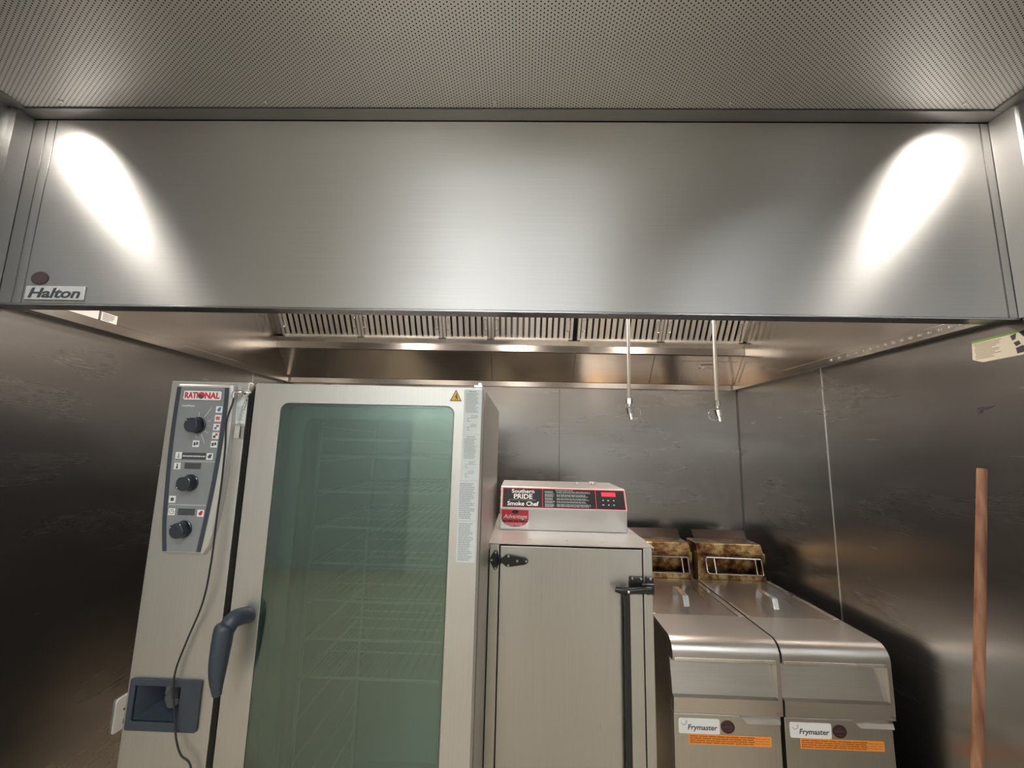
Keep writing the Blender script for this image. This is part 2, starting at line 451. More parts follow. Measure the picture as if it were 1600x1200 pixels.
# ================================================================== exhaust hood
HB = 2.03
hood = thing('exhaust_hood', 'long stainless steel kitchen exhaust hood across the whole alcove above the oven and fryers', 'exhaust hood', (-.1, 1.236, HB))
hx0, hx1 = XL+.003, XR-.003
bm = bmesh.new()
prism(bm, [(1.236, HB), (1.236, ZC-.008), (1.250, ZC-.008), (1.250, HB+.03), (1.285, HB+.03), (1.285, HB)], 'x', hx0, hx1)
obj('front_panel', bm, M_HOOD, hood, bevel=.002)
B('seam', [(-1.6225, -1.6195, 1.2352, 1.2362, HB+.001, ZC-.009)], M_JOIN, hood)
B('seam', [(-1.5915, -1.5885, 1.2352, 1.2362, HB+.001, ZC-.009)], M_JOIN, hood)
B('seam', [(1.4405, 1.4440, 1.2352, 1.2362, HB+.001, ZC-.009)], M_JOIN, hood)
B('bottom_edge', [(hx0, hx1, 1.2345, 1.284, HB-.006, HB)], M_HOODEDGE, hood, bevel=.001)
B('top_panel', [(hx0, hx1, 1.25, YB-.004, ZC-.03, ZC-.010)], M_HOODIN, hood)
for a, b, s in ((hx0, XL+.03, 1), (XR-.025, hx1, -1)):
    B('side_panel', [(a, b, 1.251, YB-.004, HB, ZC-.031)], M_HOODIN, hood)
    i = b if s > 0 else a
    B('lip', [(min(i, i+.012*s), max(i, i+.012*s), 1.286, YB-.03, HB, HB+.038)], M_HOODIN, hood, bevel=.002)
    o_ = a if s > 0 else b
bm = bmesh.new()
prism(bm, [(YB-.004, HB), (YB-.012, HB), (YB-.012, HB+.035), (YB-.02, HB+.040), (2.738, 2.237), (2.718, 2.240), (2.718, 2.282), (2.727, 2.286),
           (2.712, 2.316), (2.735, 2.330), (YB-.004, 2.330)], 'x', XL+.031, XR-.026)
obj('back_panel', bm, M_HOODIN, hood, bevel=.001)
B('baffle_backing', [(XL+.031, XR-.026, YB-.03, YB-.01, 2.331, ZC-.032)], M_DARK, hood)
for a, b in ((XL+.031, -1.626), (1.441, XR-.026)):
    bm = bmesh.new(); prism(bm, [(2.705, 2.331), (2.515, 2.640), (2.53, 2.648), (2.72, 2.331)], 'x', a, b); obj('filler_strip', bm, M_HOODIN, hood)
# vertical joints and access door on the sloping back sheet
def sly(z): return 2.880-(z-2.070)*.850
for x in (-.215, .345, .872):
    bm = bmesh.new(); prism(bm, [(sly(2.072), 2.072), (sly(2.072)-.002, 2.072), (sly(2.232)-.002, 2.232), (sly(2.232), 2.232)], 'x', x-.002, x+.002)
    obj('sheet_joint', bm, M_JOIN, hood)
bm = bmesh.new(); prism(bm, [(sly(2.085), 2.085), (sly(2.085)-.006, 2.085), (sly(2.205)-.006, 2.205), (sly(2.205), 2.205)], 'x', 1.065, 1.425)
ad = obj('access_door', bm, M_HOODIN, hood, bevel=.0015)
bm = bmesh.new(); z_ = 2.162; y_ = sly(z_)-.006
tube(bm, spline([(1.18, y_, z_+.006), (1.185, y_-.02, z_+.004), (1.20, y_-.03, z_), (1.28, y_-.03, z_), (1.297, y_-.02, z_+.004), (1.30, y_, z_+.006)]), .006, 8)
obj('handle', bm, M_CHROME, ad, smooth=True)
# rivets on the right lip
for k in range(16):
    y = 1.366+k*.0365 if k < 13 else 1.366+12*.0365+(k-12)*.05
    bm = bmesh.new(); cyl(bm, (XR-.037, y, 2.051), (XR-.0415, y, 2.051), .0065, .0045, 12)
    obj('bolt', bm, M_SCREW, hood, smooth=True)
# nameplate and badge
pl = B('nameplate', [(-1.578, -1.385, 1.2315, 1.2355, 2.041, 2.087)], M_SILVER, hood, bevel=.001, label='silver nameplate reading Halton')
bm = bmesh.new(); text_bm(bm, 'Halton', -1.566, -1.398, 2.047, 2.080, 1.2312, shear=.22, bold=.022); obj('lettering', bm, M_NAVY, pl)
def badge(x, y, z, rx, rz, parent, label='dark burgundy oval badge'):
    bm = bmesh.new(); pts = [(x+rx*math.cos(2*PI*k/28), z+rz*math.sin(2*PI*k/28)) for k in range(28)]
    prism(bm, pts, 'y', y-.002, y); o = obj('badge', bm, M_BURG, parent, bevel=.0006, label=label)
    bm = bmesh.new(); lines_bm(bm, x-rx*.75, x+rx*.75, z-rz*.18, z+rz*.22, y-.002, 2, words=5, th=.6, rag=.05)
    lines_bm(bm, x-rx*.4, x+rx*.4, z-rz*.6, z-rz*.4, y-.002, 1, words=3); lines_bm(bm, x-rx*.35, x+rx*.35, z+rz*.45, z+rz*.6, y-.002, 1, words=3)
    obj('lettering', bm, M_BURGT, o)
badge(-1.543, 1.2358, 2.113, .028, .022, hood)
# papers stuck on the left inner side
B('label_sheet', [(XL+.030, XL+.0315, 1.33, 1.54, 2.068, 2.13)], M_WHITE, hood, label='blank pale sheet on the inner side')
ls = B('label_sheet', [(XL+.030, XL+.0315, 1.55, 1.615, 2.070, 2.105)], M_WHITE, hood, label='small white printed label on the inner side')
bm = bmesh.new()
for r in range(5): box(bm, XL+.0315, XL+.0318, 1.556, 1.605-(.02 if r == 4 else random.random()*.008), 2.098-r*.006, 2.1005-r*.006)
obj('lettering', bm, M_PRINT, ls)
# lamps inside
for i, (x, y) in enumerate(HOODLAMPS):
    bm = bmesh.new(); cyl(bm, (x, y, ZC-.031), (x, y, ZC-.045), .10, .095, 28); h = obj('lamp', bm, M_CHROME, hood, smooth=True)
    bm = bmesh.new(); cyl(bm, (x, y, ZC-.0455), (x, y, ZC-.052), .085, .08, 28); obj('lens', bm, M_EMITH, h, smooth=True)

# ================================================================== grease filters
FS = .591                                    # lean of the filter bank
def filt(x0, x1, label):
    h = .37; wd = x1-x0-.004; base = Vector((x0+.002, 2.712, 2.322))
    t = thing('grease_filter', label, 'grease filter', base, 'baffle grease filters at the back of the hood')
    ROOT[t.name] = Vector((0, 0, 0))
    bm = bmesh.new(); fw = .018
    for b in ((0, fw, 0, .045, 0, h), (wd-fw, wd, 0, .045, 0, h), (fw, wd-fw, 0, .045, 0, .012), (fw, wd-fw, 0, .045, h-.02, h)): box(bm, *b)
    obj('frame', bm, M_FILT, t, bevel=.001)
    n = max(3, round((wd-2*fw)/.0385)); p = (wd-2*fw)/n
    bm = bmesh.new()
    for k in range(n):
        a = fw+k*p+.007; box(bm, a, a+p-.014, .004, .008, .012, h-.02)
        box(bm, a, a+.0015, .008, .013, .012, h-.02); box(bm, a+p-.0155, a+p-.014, .008, .013, .012, h-.02)
    obj('baffles', bm, M_FILT, t)
    bm = bmesh.new()
    for k in range(n+1):
        a = max(fw, fw+k*p-.004); e = min(wd-fw, fw+k*p+.004); box(bm, a, e, .040, .043, .012, h-.02)
    obj('rear_baffles', bm, M_SHADE, t)  # near-black colour stands for the shade in the gaps between baffles
    B('bottom_rail', [(fw, wd-fw-.01, -.010, -.001, -.008, .004)], M_FILT, t, bevel=.001)
    for hx in (.035, wd-.035):
        bm = bmesh.new(); zc = .10
        pts = [(hx+.011*math.cos(a), -.006, zc+(.028 if math.sin(a) > 0 else -.028)+.011*math.sin(a)) for a in [2*PI*k/16 for k in range(16)]]
        loop_tube(bm, pts, .0022, 6); tube(bm, [(hx, .004, zc+.036), (hx, -.006, zc+.036)], .0022, 6)
        obj('handle', bm, M_CHROME, t, smooth=True)
    t.rotation_euler = (FS, 0, 0)
FL = ['wide baffle filter at the far left end of the row', 'second baffle filter from the left, wide', 'narrow baffle filter, third from the left',
      'wide baffle filter just left of the black gap', 'wide baffle filter just right of the black gap, behind a hanging pipe', 'wide baffle filter at the far right end of the row']
for (a, b), lb in zip(((-1.625, -1.087), (-1.087, -.538), (-.538, -.215), (-.215, .325), (.352, .907), (.907, 1.440)), FL): filt(a, b, lb)

# ================================================================== fire suppression drops
def nozzle(x, side, label):
    t = thing('fire_suppression_nozzle', label, 'fire nozzle', (x, 2.15, 2.65), 'fire suppression nozzles hanging in the hood')
    bm = bmesh.new(); tube(bm, [(x+.004, 2.15, 2.652), (x, 2.15, 1.866)], .0095, 14); obj('pipe', bm, M_PIPE, t, smooth=True)
    bm = bmesh.new(); cyl(bm, (x, 2.15, 1.874), (x, 2.15, 1.846), .0165, .0165, 6); cyl(bm, (x+.002, 2.15, 1.846), (x+.001, 2.15, 1.832), .010)
    obj('fitting', bm, M_CHROME, t, smooth=True)
    bm = bmesh.new(); cyl(bm, (x+.001, 2.15, 1.826), (x+.005, 2.15, 1.797), .0155, .0155, 8); cyl(bm, (x+.005, 2.15, 1.797), (x+.009, 2.15, 1.768), .010, .013)
    obj('nozzle_head', bm, M_CHROME, t, smooth=True)
    bm = bmesh.new(); c = (x+side*.024+.004, 2.145, 1.80)
    loop_tube(bm, [(c[0]+.028*math.cos(a), c[1], c[2]+.028*math.sin(a)) for a in [2*PI*k/28 for k in range(28)]], .0019, 6)
    obj('cap_ring', bm, M_CHROME, t, smooth=True)
nozzle(.547, 1, 'thin hanging steel pipe with nozzle, left of the two, wire ring on its right')
nozzle(.992, -1, 'thin hanging steel pipe with nozzle, nearer the right wall, wire ring on its left')

# ================================================================== combi oven
OY = 1.142
oven = thing('combi_oven', 'tall light steel combi oven with a large green glass door on the left', 'oven', (-.547, 1.5, 0))
ox0, ox1, oz0, oz1 = -.986, -.108, .10, 1.779
# control column front with an opening for the hand shower
bm = bmesh.new()
inner = [(-.796, 1.000), (-.973, 1.000), (-.973, .902), (-.796, .902)]
outer = [(-.763, oz1), (ox0, oz1), (ox0, oz0), (-.763, oz0)]
frame(bm, outer, inner, OY, OY+.02)
obj('column_front', bm, M_OVEN, oven, bevel=.002)
# cabinet walls around the cooking cavity
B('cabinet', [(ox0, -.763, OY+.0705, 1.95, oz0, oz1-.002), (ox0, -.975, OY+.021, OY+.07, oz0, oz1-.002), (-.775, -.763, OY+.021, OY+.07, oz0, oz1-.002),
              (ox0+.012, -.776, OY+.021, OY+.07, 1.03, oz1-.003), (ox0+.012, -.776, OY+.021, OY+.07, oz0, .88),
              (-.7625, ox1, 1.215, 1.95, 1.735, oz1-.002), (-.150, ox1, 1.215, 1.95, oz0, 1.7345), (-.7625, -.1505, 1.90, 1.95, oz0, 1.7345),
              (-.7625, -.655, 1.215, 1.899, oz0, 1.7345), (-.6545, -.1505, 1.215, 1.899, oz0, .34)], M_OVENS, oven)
bm = bmesh.new()
frame(bm, rrect(-.654, -.151, .341, 1.734, .02), rrect(-.618, -.196, .37, 1.703, .055), 1.216, 1.245)
obj('cavity_rim', bm, M_SMOKET, oven, bevel=.002)
B('cavity_liner', [(-.654, -.650, 1.246, 1.895, .345, 1.73), (-.156, -.151, 1.246, 1.895, .345, 1.73), (-.649, -.157, 1.89, 1.897, .345, 1.73), (-.649, -.157, 1.246, 1.889, 1.725, 1.73)], M_CAVITY, oven)
# rack guide rails at both sides of the cavity
for x in (-.64, -.175):
    bm = bmesh.new()
    for y in (1.33, 1.82): box(bm, x-.004, x+.004, y-.005, y+.005, .36, 1.68)
    for k in range(13): box(bm, x-.003, x+.003, 1.335, 1.815, .392+k*.1065-.006, .392+k*.1065-.003)
    obj('rack_guide', bm, M_WIRE, oven)
B('side_panel', [(ox0-.0015, ox0-.0001, OY+.022, 1.948, oz0+.001, oz1-.004)], M_SHADE, oven, label='left side of the cabinet, coloured dark to stand for shade')  # painted near black to stand for the unlit gap beside the wall
B('added_dark_block', [(ox0+.002, -.45, 1.951, 2.35, oz0, 1.70)], M_SHADE, oven)  # added unseen block that keeps the reflection in the left wall dark
# door
door = None
bm = bmesh.new()
frame(bm, rrect(-.745, ox1-.002, oz0+.01, oz1-.002, .004), rrect(-.668, -.187, .35, 1.723, .022), OY-.001, OY+.055)
door = obj('door', bm, M_OVEN, oven, bevel=.0025)
bm = bmesh.new(); prism(bm, rrect(-.6675, -.1875, .3505, 1.7225, .0215), 'y', OY+.002, OY+.007); gl = obj('glass', bm, M_GLASS, door)
bm = bmesh.new(); frame(bm, rrect(-.6676, -.1874, .3504, 1.7226, .0216), rrect(-.664, -.191, .354, 1.719, .019), OY+.0075, OY+.05)
obj('gasket', bm, M_RUBBER, door)
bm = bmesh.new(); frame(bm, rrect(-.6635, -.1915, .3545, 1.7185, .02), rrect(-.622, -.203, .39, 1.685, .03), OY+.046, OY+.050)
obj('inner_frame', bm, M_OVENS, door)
B('column_gap', [(-.762, -.746, OY+.03, 1.2145, oz0, oz1-.006)], M_RUBBER, oven, label='black rubber strip between column and door')
B('hinge', [(-.135, -.112, OY+.004, OY+.03, oz1-.0015, oz1+.006), (-.124, -.114, OY+.008, OY+.02, oz1+.006, oz1+.013)], M_SCREW, door, bevel=.001)
bm = bmesh.new()
path = spline([(-.694, OY-.001, 1.170), (-.699, OY-.022, 1.178), (-.707, OY-.048, 1.176), (-.7135, OY-.060, 1.150)], 5)
tube(bm, path, [.018+.003*math.sin(PI*i/(len(path)-1)) for i in range(len(path))], 16)
path = spline([(-.713, OY-.062, 1.178), (-.7145, OY-.063, 1.165), (-.715, OY-.064, 1.14), (-.716, OY-.066, 1.10), (-.716, OY-.066, 1.06), (-.714, OY-.064, 1.03), (-.713, OY-.062, 1.016)], 4)
rr = [.008, .014, .018, .0205, .0215, .022, .0225, .0225, .0225, .0225, .022, .0215, .021, .0205, .0195, .0185, .0175, .0160, .0145, .013, .012, .011, .0105, .010, .0095]
tube(bm, path, rr[:len(path)], 16)
obj('handle', bm, M_BLUEGREY, door, smooth=True)
# warning triangle
bm = bmesh.new(); cx, cz = -.183, 1.738
def tri(bm, c, s, y0, y1, up=.0):
    prism(bm, [(c[0]-s, c[1]), (c[0]+s, c[1]), (c[0], c[1]+s*1.95)], 'y', y0, y1)
tri(bm, (cx, cz), .0165, OY-.0018, OY-.001); wt = obj('warning_triangle', bm, M_PRINT, door, label='yellow triangular burn warning sticker')
bm = bmesh.new(); tri(bm, (cx, cz+.0022), .0128, OY-.0022, OY-.0018); obj('yellow_field', bm, M_YELLOW, wt)
bm = bmesh.new()
y0, y1 = OY-.0026, OY-.0022
prism(bm, [(-.1815+.002*math.cos(a), 1.7565+.002*math.sin(a)) for a in [2*PI*k/12 for k in range(12)]], 'y', y0, y1)
prism(bm, [(-.183, 1.754), (-.179, 1.754), (-.1785, 1.748), (-.177, 1.7415), (-.179, 1.7415), (-.181, 1.747), (-.183, 1.7415), (-.1848, 1.7415), (-.183, 1.748)], 'y', y0, y1)
prism(bm, [(-.183, 1.7535), (-.1875, 1.750), (-.1872, 1.7485), (-.1825, 1.7515)], 'y', y0, y1)
obj('pictogram', bm, M_PRINT, wt)
# four printed warning sheets down the right edge of the door
for (a, b, c, d_, rows, lb) in ((-.160, -.113, 1.649, 1.771, 24, 'topmost pale printed warning sheet'), (-.161, -.1135, 1.526, 1.647, 24, 'second pale printed warning sheet'),
                         (-.166, -.116, 1.423, 1.524, 20, 'third pale printed warning sheet'), (-.165, -.1155, 1.318, 1.421, 22, 'lowest pale printed warning sheet')):
    s_ = B('warning_sheet', [(a, b, OY-.0018, OY-.001, c, d_)], M_LABEL, door, label=lb)
    bm = bmesh.new(); m_ = (a+b)/2; top = d_-.004
    if 'top' in lb or 'second' in lb:
        lines_bm(bm, m_-.011, m_+.011, top-.003, top, OY-.0018, 1, words=2, th=.8, rag=0)
        lines_bm(bm, a+.006, b-.006, top-.060, top-.005, OY-.0018, 14, words=6, th=.42, rag=.25)
        for q in (.078, .102):
            x_ = a+.012; z_ = d_-q
            for bx_ in ((x_, x_+.0012, z_-.010, z_), (x_, x_+.007, z_-.0012, z_), (x_, x_+.007, z_-.010, z_-.0088)):
                box(bm, bx_[0], bx_[1], OY-.0022, OY-.0018, bx_[2], bx_[3])
            lines_bm(bm, a+.020, b-.006, z_-.002, z_+.008, OY-.0018, 3, words=5, th=.35)
    else:
        lines_bm(bm, a+.004, b-.004, c+.004, d_-.004, OY-.0018, rows, words=6, th=.42, rag=.35)
    obj('print', bm, M_GREYPRINT, s_)
# control panel
def sp2(pts, n=5): return [(v.x, v.y) for v in spline([(p[0], p[1], 0) for p in pts], n)]
Lh = sp2([(-.964, 1.7665), (-.9625, 1.684), (-.9615, 1.61), (-.9585, 1.521), (-.9525, 1.437), (-.943, 1.330)])
Rh = sp2([(-.795, 1.767), (-.791, 1.692), (-.791, 1.597), (-.7935, 1.503), (-.800, 1.408), (-.812, 1.340)])
outl = [(-.957, 1.7725)]+Lh+[(-.936, 1.318), (-.826, 1.317)]+Rh[::-1]+[(-.800, 1.7725)]
bm = bmesh.new()
A_ = [bm.verts.new((p[0], OY-.0005, p[1])) for p in outl]
cxm, czm = -.875, 1.545
def ins(p, k): 
    dx, dz = p[0]-cxm, p[1]-czm
    return (cxm+dx*(1-k/.08), czm+(dz*(1-k/.23)))
B_ = [bm.verts.new((ins(p, .004)[0], OY-.012, ins(p, .004)[1])) for p in outl]
C_ = [bm.verts.new((ins(p, .008)[0], OY-.015, ins(p, .008)[1])) for p in outl]
for U, V_ in ((A_, B_), (B_, C_)):
    for k in range(len(U)): bm.faces.new((U[k], U[(k+1) % len(U)], V_[(k+1) % len(U)], V_[k]))
bm.faces.new(C_)
panel = obj('control_panel', bm, M_PANELRIM, oven, label='raised silver-rimmed control panel')
PY = OY-.015
Ls = sp2([(-.9545, 1.7605), (-.9555, 1.658), (-.9535, 1.563), (-.9475, 1.458), (-.943, 1.396), (-.9325, 1.327)])
Rs = sp2([(-.8085, 1.7605), (-.8065, 1.700), (-.8080, 1.609), (-.813, 1.511), (-.8205, 1.424), (-.831, 1.327)])
bm = bmesh.new(); prism(bm, Ls+Rs[::-1], 'y', PY-.0012, PY-.0001); face = obj('face', bm, M_PANEL, panel)
for s_, dd in ((Ls, .0115), (Rs, -.0115)):
    bm = bmesh.new(); prism(bm, s_+[(p[0]+dd, p[1]) for p in s_[::-1]], 'y', PY-.0018, PY-.0012); obj('side_stripe', bm, M_BLUEGREY, panel)
FY = PY-.0012
def flat(name, x0, x1, z0, z1, m, parent, y=FY, r=0, th=.0004, label=None):
    bm = bmesh.new()
    prism(bm, rrect(x0, x1, z0, z1, r, 4) if r else [(x0, z0), (x1, z0), (x1, z1), (x0, z1)], 'y', y-th, y)
    return obj(name, bm, m, parent, label=label)
# everything printed on the panel sits on it
lg = flat('logo_plate', -.9345, -.8255, 1.7235, 1.7520, M_PRINT, panel, r=.005)
flat('logo_field', -.9330, -.8270, 1.7250, 1.7505, M_WHITE, lg, y=FY-.0004, r=.004)
bm = bmesh.new()
text_bm(bm, 'RATI', -.9290, -.8925, 1.7290, 1.7465, FY-.0008, bold=.04); text_bm(bm, 'NAL', -.8730, -.8310, 1.7290, 1.7465, FY-.0008, bold=.04)
prism(bm, [(-.8830+.0095*math.cos(a), 1.7378+.0095*math.sin(a)) for a in [2*PI*k/24 for k in range(24)]], 'y', FY-.0012, FY-.0008)
obj('lettering', bm, M_RED, lg)
bm = bmesh.new(); prism(bm, [(-.8835+.0078*math.cos(a), 1.7360+.0078*math.sin(a)) for a in [math.radians(150+200*k/14) for k in range(15)]]+[(-.8845, 1.7400)], 'y', FY-.0016, FY-.0012)
obj('emblem', bm, M_PRINT, lg)
bm = bmesh.new(); text_bm(bm, 'CombiMaster', -.934, -.897, 1.7060, 1.7120, FY, depth=.0003); obj('lettering', bm, M_WHITE, panel)
bm = bmesh.new(); text_bm(bm, 'Plus', -.894, -.884, 1.7060, 1.7115, FY, depth=.0003); obj('lettering', bm, M_GREYPRINT, panel)
def icon(x, z, cols, s=.0088, kind=0):
    o = flat('symbol_key', x-s, x+s, z-s, z+s, M_WHITE, panel)
    bm = bmesh.new(); y = FY-.0004
    if kind == 0: prism(bm, [(x+.005*math.cos(a), z-.001+.0045*math.sin(a)) for a in [2*PI*k/14 for k in range(14)]], 'y', y-.0003, y); box(bm, x-.001, x+.006, y-.0003, y, z+.002, z+.006)
    elif kind == 1:
        for q in range(3): prism(bm, [(x-.0055+q*.0038, z-.005), (x-.0025+q*.0038, z-.005), (x-.003+q*.0038, z+.005), (x-.006+q*.0038, z+.005)], 'y', y-.0003, y)
    elif kind == 2: box(bm, x-.001, x+.006, y-.0003, y, z, z+.006)
    elif kind == 3: box(bm, x-.006, x-.0005, y-.0003, y, z-.005, z+.004); box(bm, x+.001, x+.006, y-.0003, y, z-.003, z+.005)
    elif kind == 4: box(bm, x-.0015, x+.0015, y-.0003, y, z-.002, z+.006); prism(bm, [(x+.003*math.cos(a), z-.004+.003*math.sin(a)) for a in [2*PI*k/12 for k in range(12)]], 'y', y-.0003, y)
    elif kind == 5:
        for a in (45, 135, 225, 315):
            u = math.radians(a); prism(bm, [(x+.003*math.cos(u)+.0026*math.cos(t), z+.003*math.sin(u)+.0026*math.sin(t)) for t in [2*PI*k/10 for k in range(10)]], 'y', y-.0003, y)
    elif kind == 6:
        f0 = [(x+.0065*math.cos(t), z+.0065*math.sin(t)) for t in [2*PI*k/20 for k in range(20)]]; f1 = [(x+.0053*math.cos(t), z+.0053*math.sin(t)) for t in [2*PI*k/20 for k in range(20)]]
        frame(bm, f0, f1, y-.0003, y); box(bm, x-.0005, x+.0005, y-.0003, y, z, z+.004); box(bm, x, x+.0035, y-.0003, y, z-.0005, z+.0005)
    obj('symbol', bm, cols[0], o)
    if len(cols) > 1:
        bm = bmesh.new(); prism(bm, [(x-.0025+.0038*math.cos(a), z-.003+.0035*math.sin(a)) for a in [2*PI*k/12 for k in range(12)]], 'y', y-.0004, y); obj('symbol', bm, cols[1], o)
dx_ = .004
icon(-.829, 1.700, [M_BLUE]); icon(-.829, 1.676, [M_RED], kind=1); icon(-.830, 1.652, [M_RED, M_BLUE], kind=2); icon(-.830, 1.629, [M_RED, M_BLUEGREY], kind=2)
icon(-.831, 1.606, [M_PRINT], kind=3); icon(-.881, 1.606, [M_PRINT], kind=3)
icon(-.924, 1.574, [M_GREYPRINT], kind=4); icon(-.839, 1.573, [M_PRINT], kind=0)
icon(-.924, 1.546, [M_PRINT], kind=4); icon(-.925, 1.459, [M_PRINT], kind=5)
icon(-.922, 1.427, [M_PRINT], kind=6); icon(-.844, 1.425, [M_RED], kind=0)
flat('display', -.915, -.848, 1.564, 1.582, M_DISPLAY, panel, r=.001); flat('display', -.904, -.859, 1.539, 1.555, M_DISPLAY, panel, r=.001)
flat('display', -.905, -.860, 1.419, 1.436, M_DISPLAY, panel, r=.001)
bm = bmesh.new(); lines_bm(bm, -.912, -.850, 1.571, 1.5745, FY-.0004, 1, words=14, th=.9, rag=0, dens=.7); obj('print', bm, M_WHITE, panel)
flat('divider_line', -.937, -.822, 1.5588, 1.5596, M_WHITE, panel); flat('divider_line', -.932, -.832, 1.4448, 1.4456, M_WHITE, panel)
bm = bmesh.new(); kc = (-.882, 1.656)
for a, r0, r1 in ((92, .024, .035), (57, .026, .058), (22, .026, .036), (-2, .027, .031), (-35, .026, .036), (-63, .026, .055), (-92, .024, .034)):
    u = math.radians(a); c_, s_ = math.cos(u), math.sin(u); w_ = .0004
    prism(bm, [(kc[0]+r0*c_-w_*s_, kc[1]+r0*s_+w_*c_), (kc[0]+r1*c_-w_*s_, kc[1]+r1*s_+w_*c_), (kc[0]+r1*c_+w_*s_, kc[1]+r1*s_-w_*c_), (kc[0]+r0*c_+w_*s_, kc[1]+r0*s_-w_*c_)], 'y', FY-.0003, FY)
obj('dial_marks', bm, M_WHITE, panel)
bm = bmesh.new()
for a in range(-200, 30, 30):
    for kz in (1.503, 1.384):
        u = math.radians(a); x_, z_ = -.882+.028*math.cos(u), kz+.028*math.sin(u); box(bm, x_-.0006, x_+.0006, FY-.0003, FY, z_-.0006, z_+.0006)
obj('dial_marks', bm, M_GREYPRINT, panel)
def knob(x, z, ang):
    bm = bmesh.new(); pts = []
    n = 28
    for k in range(n):      # round knob with a flattened grip side and a pointer nose
        a = 2*PI*k/n; r = .0195
        if math.cos(a) > .80: r = .0195*.80/math.cos(a)+.001
        if abs(a-PI/2-.62) < .20: r = .0225
        u = a+ang
        pts.append((x+r*math.cos(u), z+r*math.sin(u)))
    prism(bm, [(x+.0225*math.cos(2*PI*k/n), z+.0225*math.sin(2*PI*k/n)) for k in range(n)], 'y', FY-.004, FY)
    prism(bm, pts, 'y', FY-.026, FY-.004)
    o = obj('knob', bm, M_NAVY, panel, bevel=.003)
    bm = bmesh.new(); u = ang+PI/2+.62; box(bm, x+.018*math.cos(u)-.0012, x+.018*math.cos(u)+.0012, FY-.0266, FY-.026, z+.018*math.sin(u)-.0012, z+.018*math.sin(u)+.0012)
    obj('pointer_mark', bm, M_WHITE, o)
knob(-.882, 1.656, .2); knob(-.882, 1.503, 1.6); knob(-.883, 1.384, .5)
# hand shower housing
sh = thing_ = None
bm = bmesh.new(); frame(bm, rrect(-.9765, -.7935, .897, 1.016, .005), rrect(-.962, -.845, .918, 1.000, .003), OY-.007, OY-.0005)
hs = obj('hand_shower_housing', bm, M_BLUEGREY, oven, bevel=.002, label='dark blue grey recessed hand shower housing')
bm = bmesh.new()
f = [(-.962, .918), (-.845, .918), (-.845, 1.000), (-.962, 1.000)]; g = [(-.930, .940), (-.850, .940), (-.850, .995), (-.930, .995)]
V0 = [bm.verts.new((p[0], OY+.0, p[1])) for p in f]; V1 = [bm.verts.new((p[0], OY+.060, p[1])) for p in g]
for k in range(4): bm.faces.new((V0[k], V0[(k+1) % 4], V1[(k+1) % 4], V1[k]))
bm.faces.new(V1)
o = obj('recess', bm, M_BLUEGREY, hs); o.modifiers.new('s', 'SOLIDIFY').thickness = .001
bm = bmesh.new(); tube(bm, [(-.893, OY+.057, .972), (-.885, OY+.02, .962), (-.868, OY+.004, .957)], [.017, .0155, .012], 18); tube(bm, [(-.905, OY+.04, .985), (-.905, OY+.030, .963)], [.012, .006], 12)
obj('spray_nozzle', bm, mat('dark_grey_plastic', (.10, .10, .10), .3), hs, smooth=True)
# probe holder, instruction sticker, hanging tag
B('sticker', [(-.792, -.765, OY-.0009, OY-.0001, 1.664, 1.738)], M_LABEL, oven, label='pale printed sticker beside the probe holder')
bm = bmesh.new(); lines_bm(bm, -.789, -.767, 1.672, 1.712, OY-.0009, 9, words=5, th=.35); obj('print', bm, M_GREYPRINT, oven)
bm = bmesh.new()
cyl(bm, (-.767, OY, 1.747), (-.767, OY-.006, 1.747), .011, .010); tube(bm, spline([(-.767, OY-.004, 1.747), (-.770, OY-.020, 1.748), (-.780, OY-.022, 1.748), (-.788, OY-.022, 1.746), (-.789, OY-.021, 1.732)]), .0055, 12)
obj('probe_holder', bm, M_CHROME, oven, smooth=True)
tg = thing('hanging_tag', 'small metal tag on a wire loop hanging beside the control panel', 'tag', (-.772, OY-.006, 1.725))
bm = bmesh.new(); tube(bm, [(-.7655, OY-.002, 1.729), (-.7655, OY-.007, 1.729)], .0025, 8)
tube(bm, spline([(-.766, OY-.006, 1.729), (-.772, OY-.006, 1.705), (-.777, OY-.006, 1.675), (-.7775, OY-.006, 1.664)]), .0007, 6)
tube(bm, spline([(-.765, OY-.006, 1.729), (-.763, OY-.005, 1.720), (-.768, OY-.005, 1.700)]), .0007, 6)
loop_tube(bm, [(-.7775+.0028*math.cos(a), OY-.006, 1.661+.003*math.sin(a)) for a in [2*PI*k/12 for k in range(12)]], .0008, 6)
obj('wire', bm, M_CHROME, tg, smooth=True)
B('tag_plate', [(-.786, -.7715, OY-.008, OY-.004, 1.623, 1.657)], M_SCREW, tg, bevel=.001)
B('strip_label', [(-.7695, -.7620, OY-.003, OY-.002, 1.621, 1.657)], M_GREYPRINT, tg)
bm = bmesh.new()
cab = [(-.789, 1.734), (-.790, 1.715), (-.797, 1.688), (-.800, 1.660), (-.797, 1.600), (-.795, 1.504), (-.796, 1.422), (-.797, 1.301), (-.806, 1.206), (-.838, 1.115), (-.857, 1.048), (-.858, 1.000), (-.845, .939), (-.835, .89), (-.818, .854), (-.788, .824), (-.775, .70), (-.79, .45), (-.84, .20)]
ydep = [OY-.021]+[OY-.0225]*3+[OY-.020]*5+[OY-.014]*9
tube(bm, spline([(p[0], q, p[1]) for p, q in zip(cab, ydep)], 6), .0023, 8)
tag(obj('probe_cable', bm, M_RUBBER, None, smooth=True), 'thin black cable hanging down over the oven column past the hand shower', 'cable')
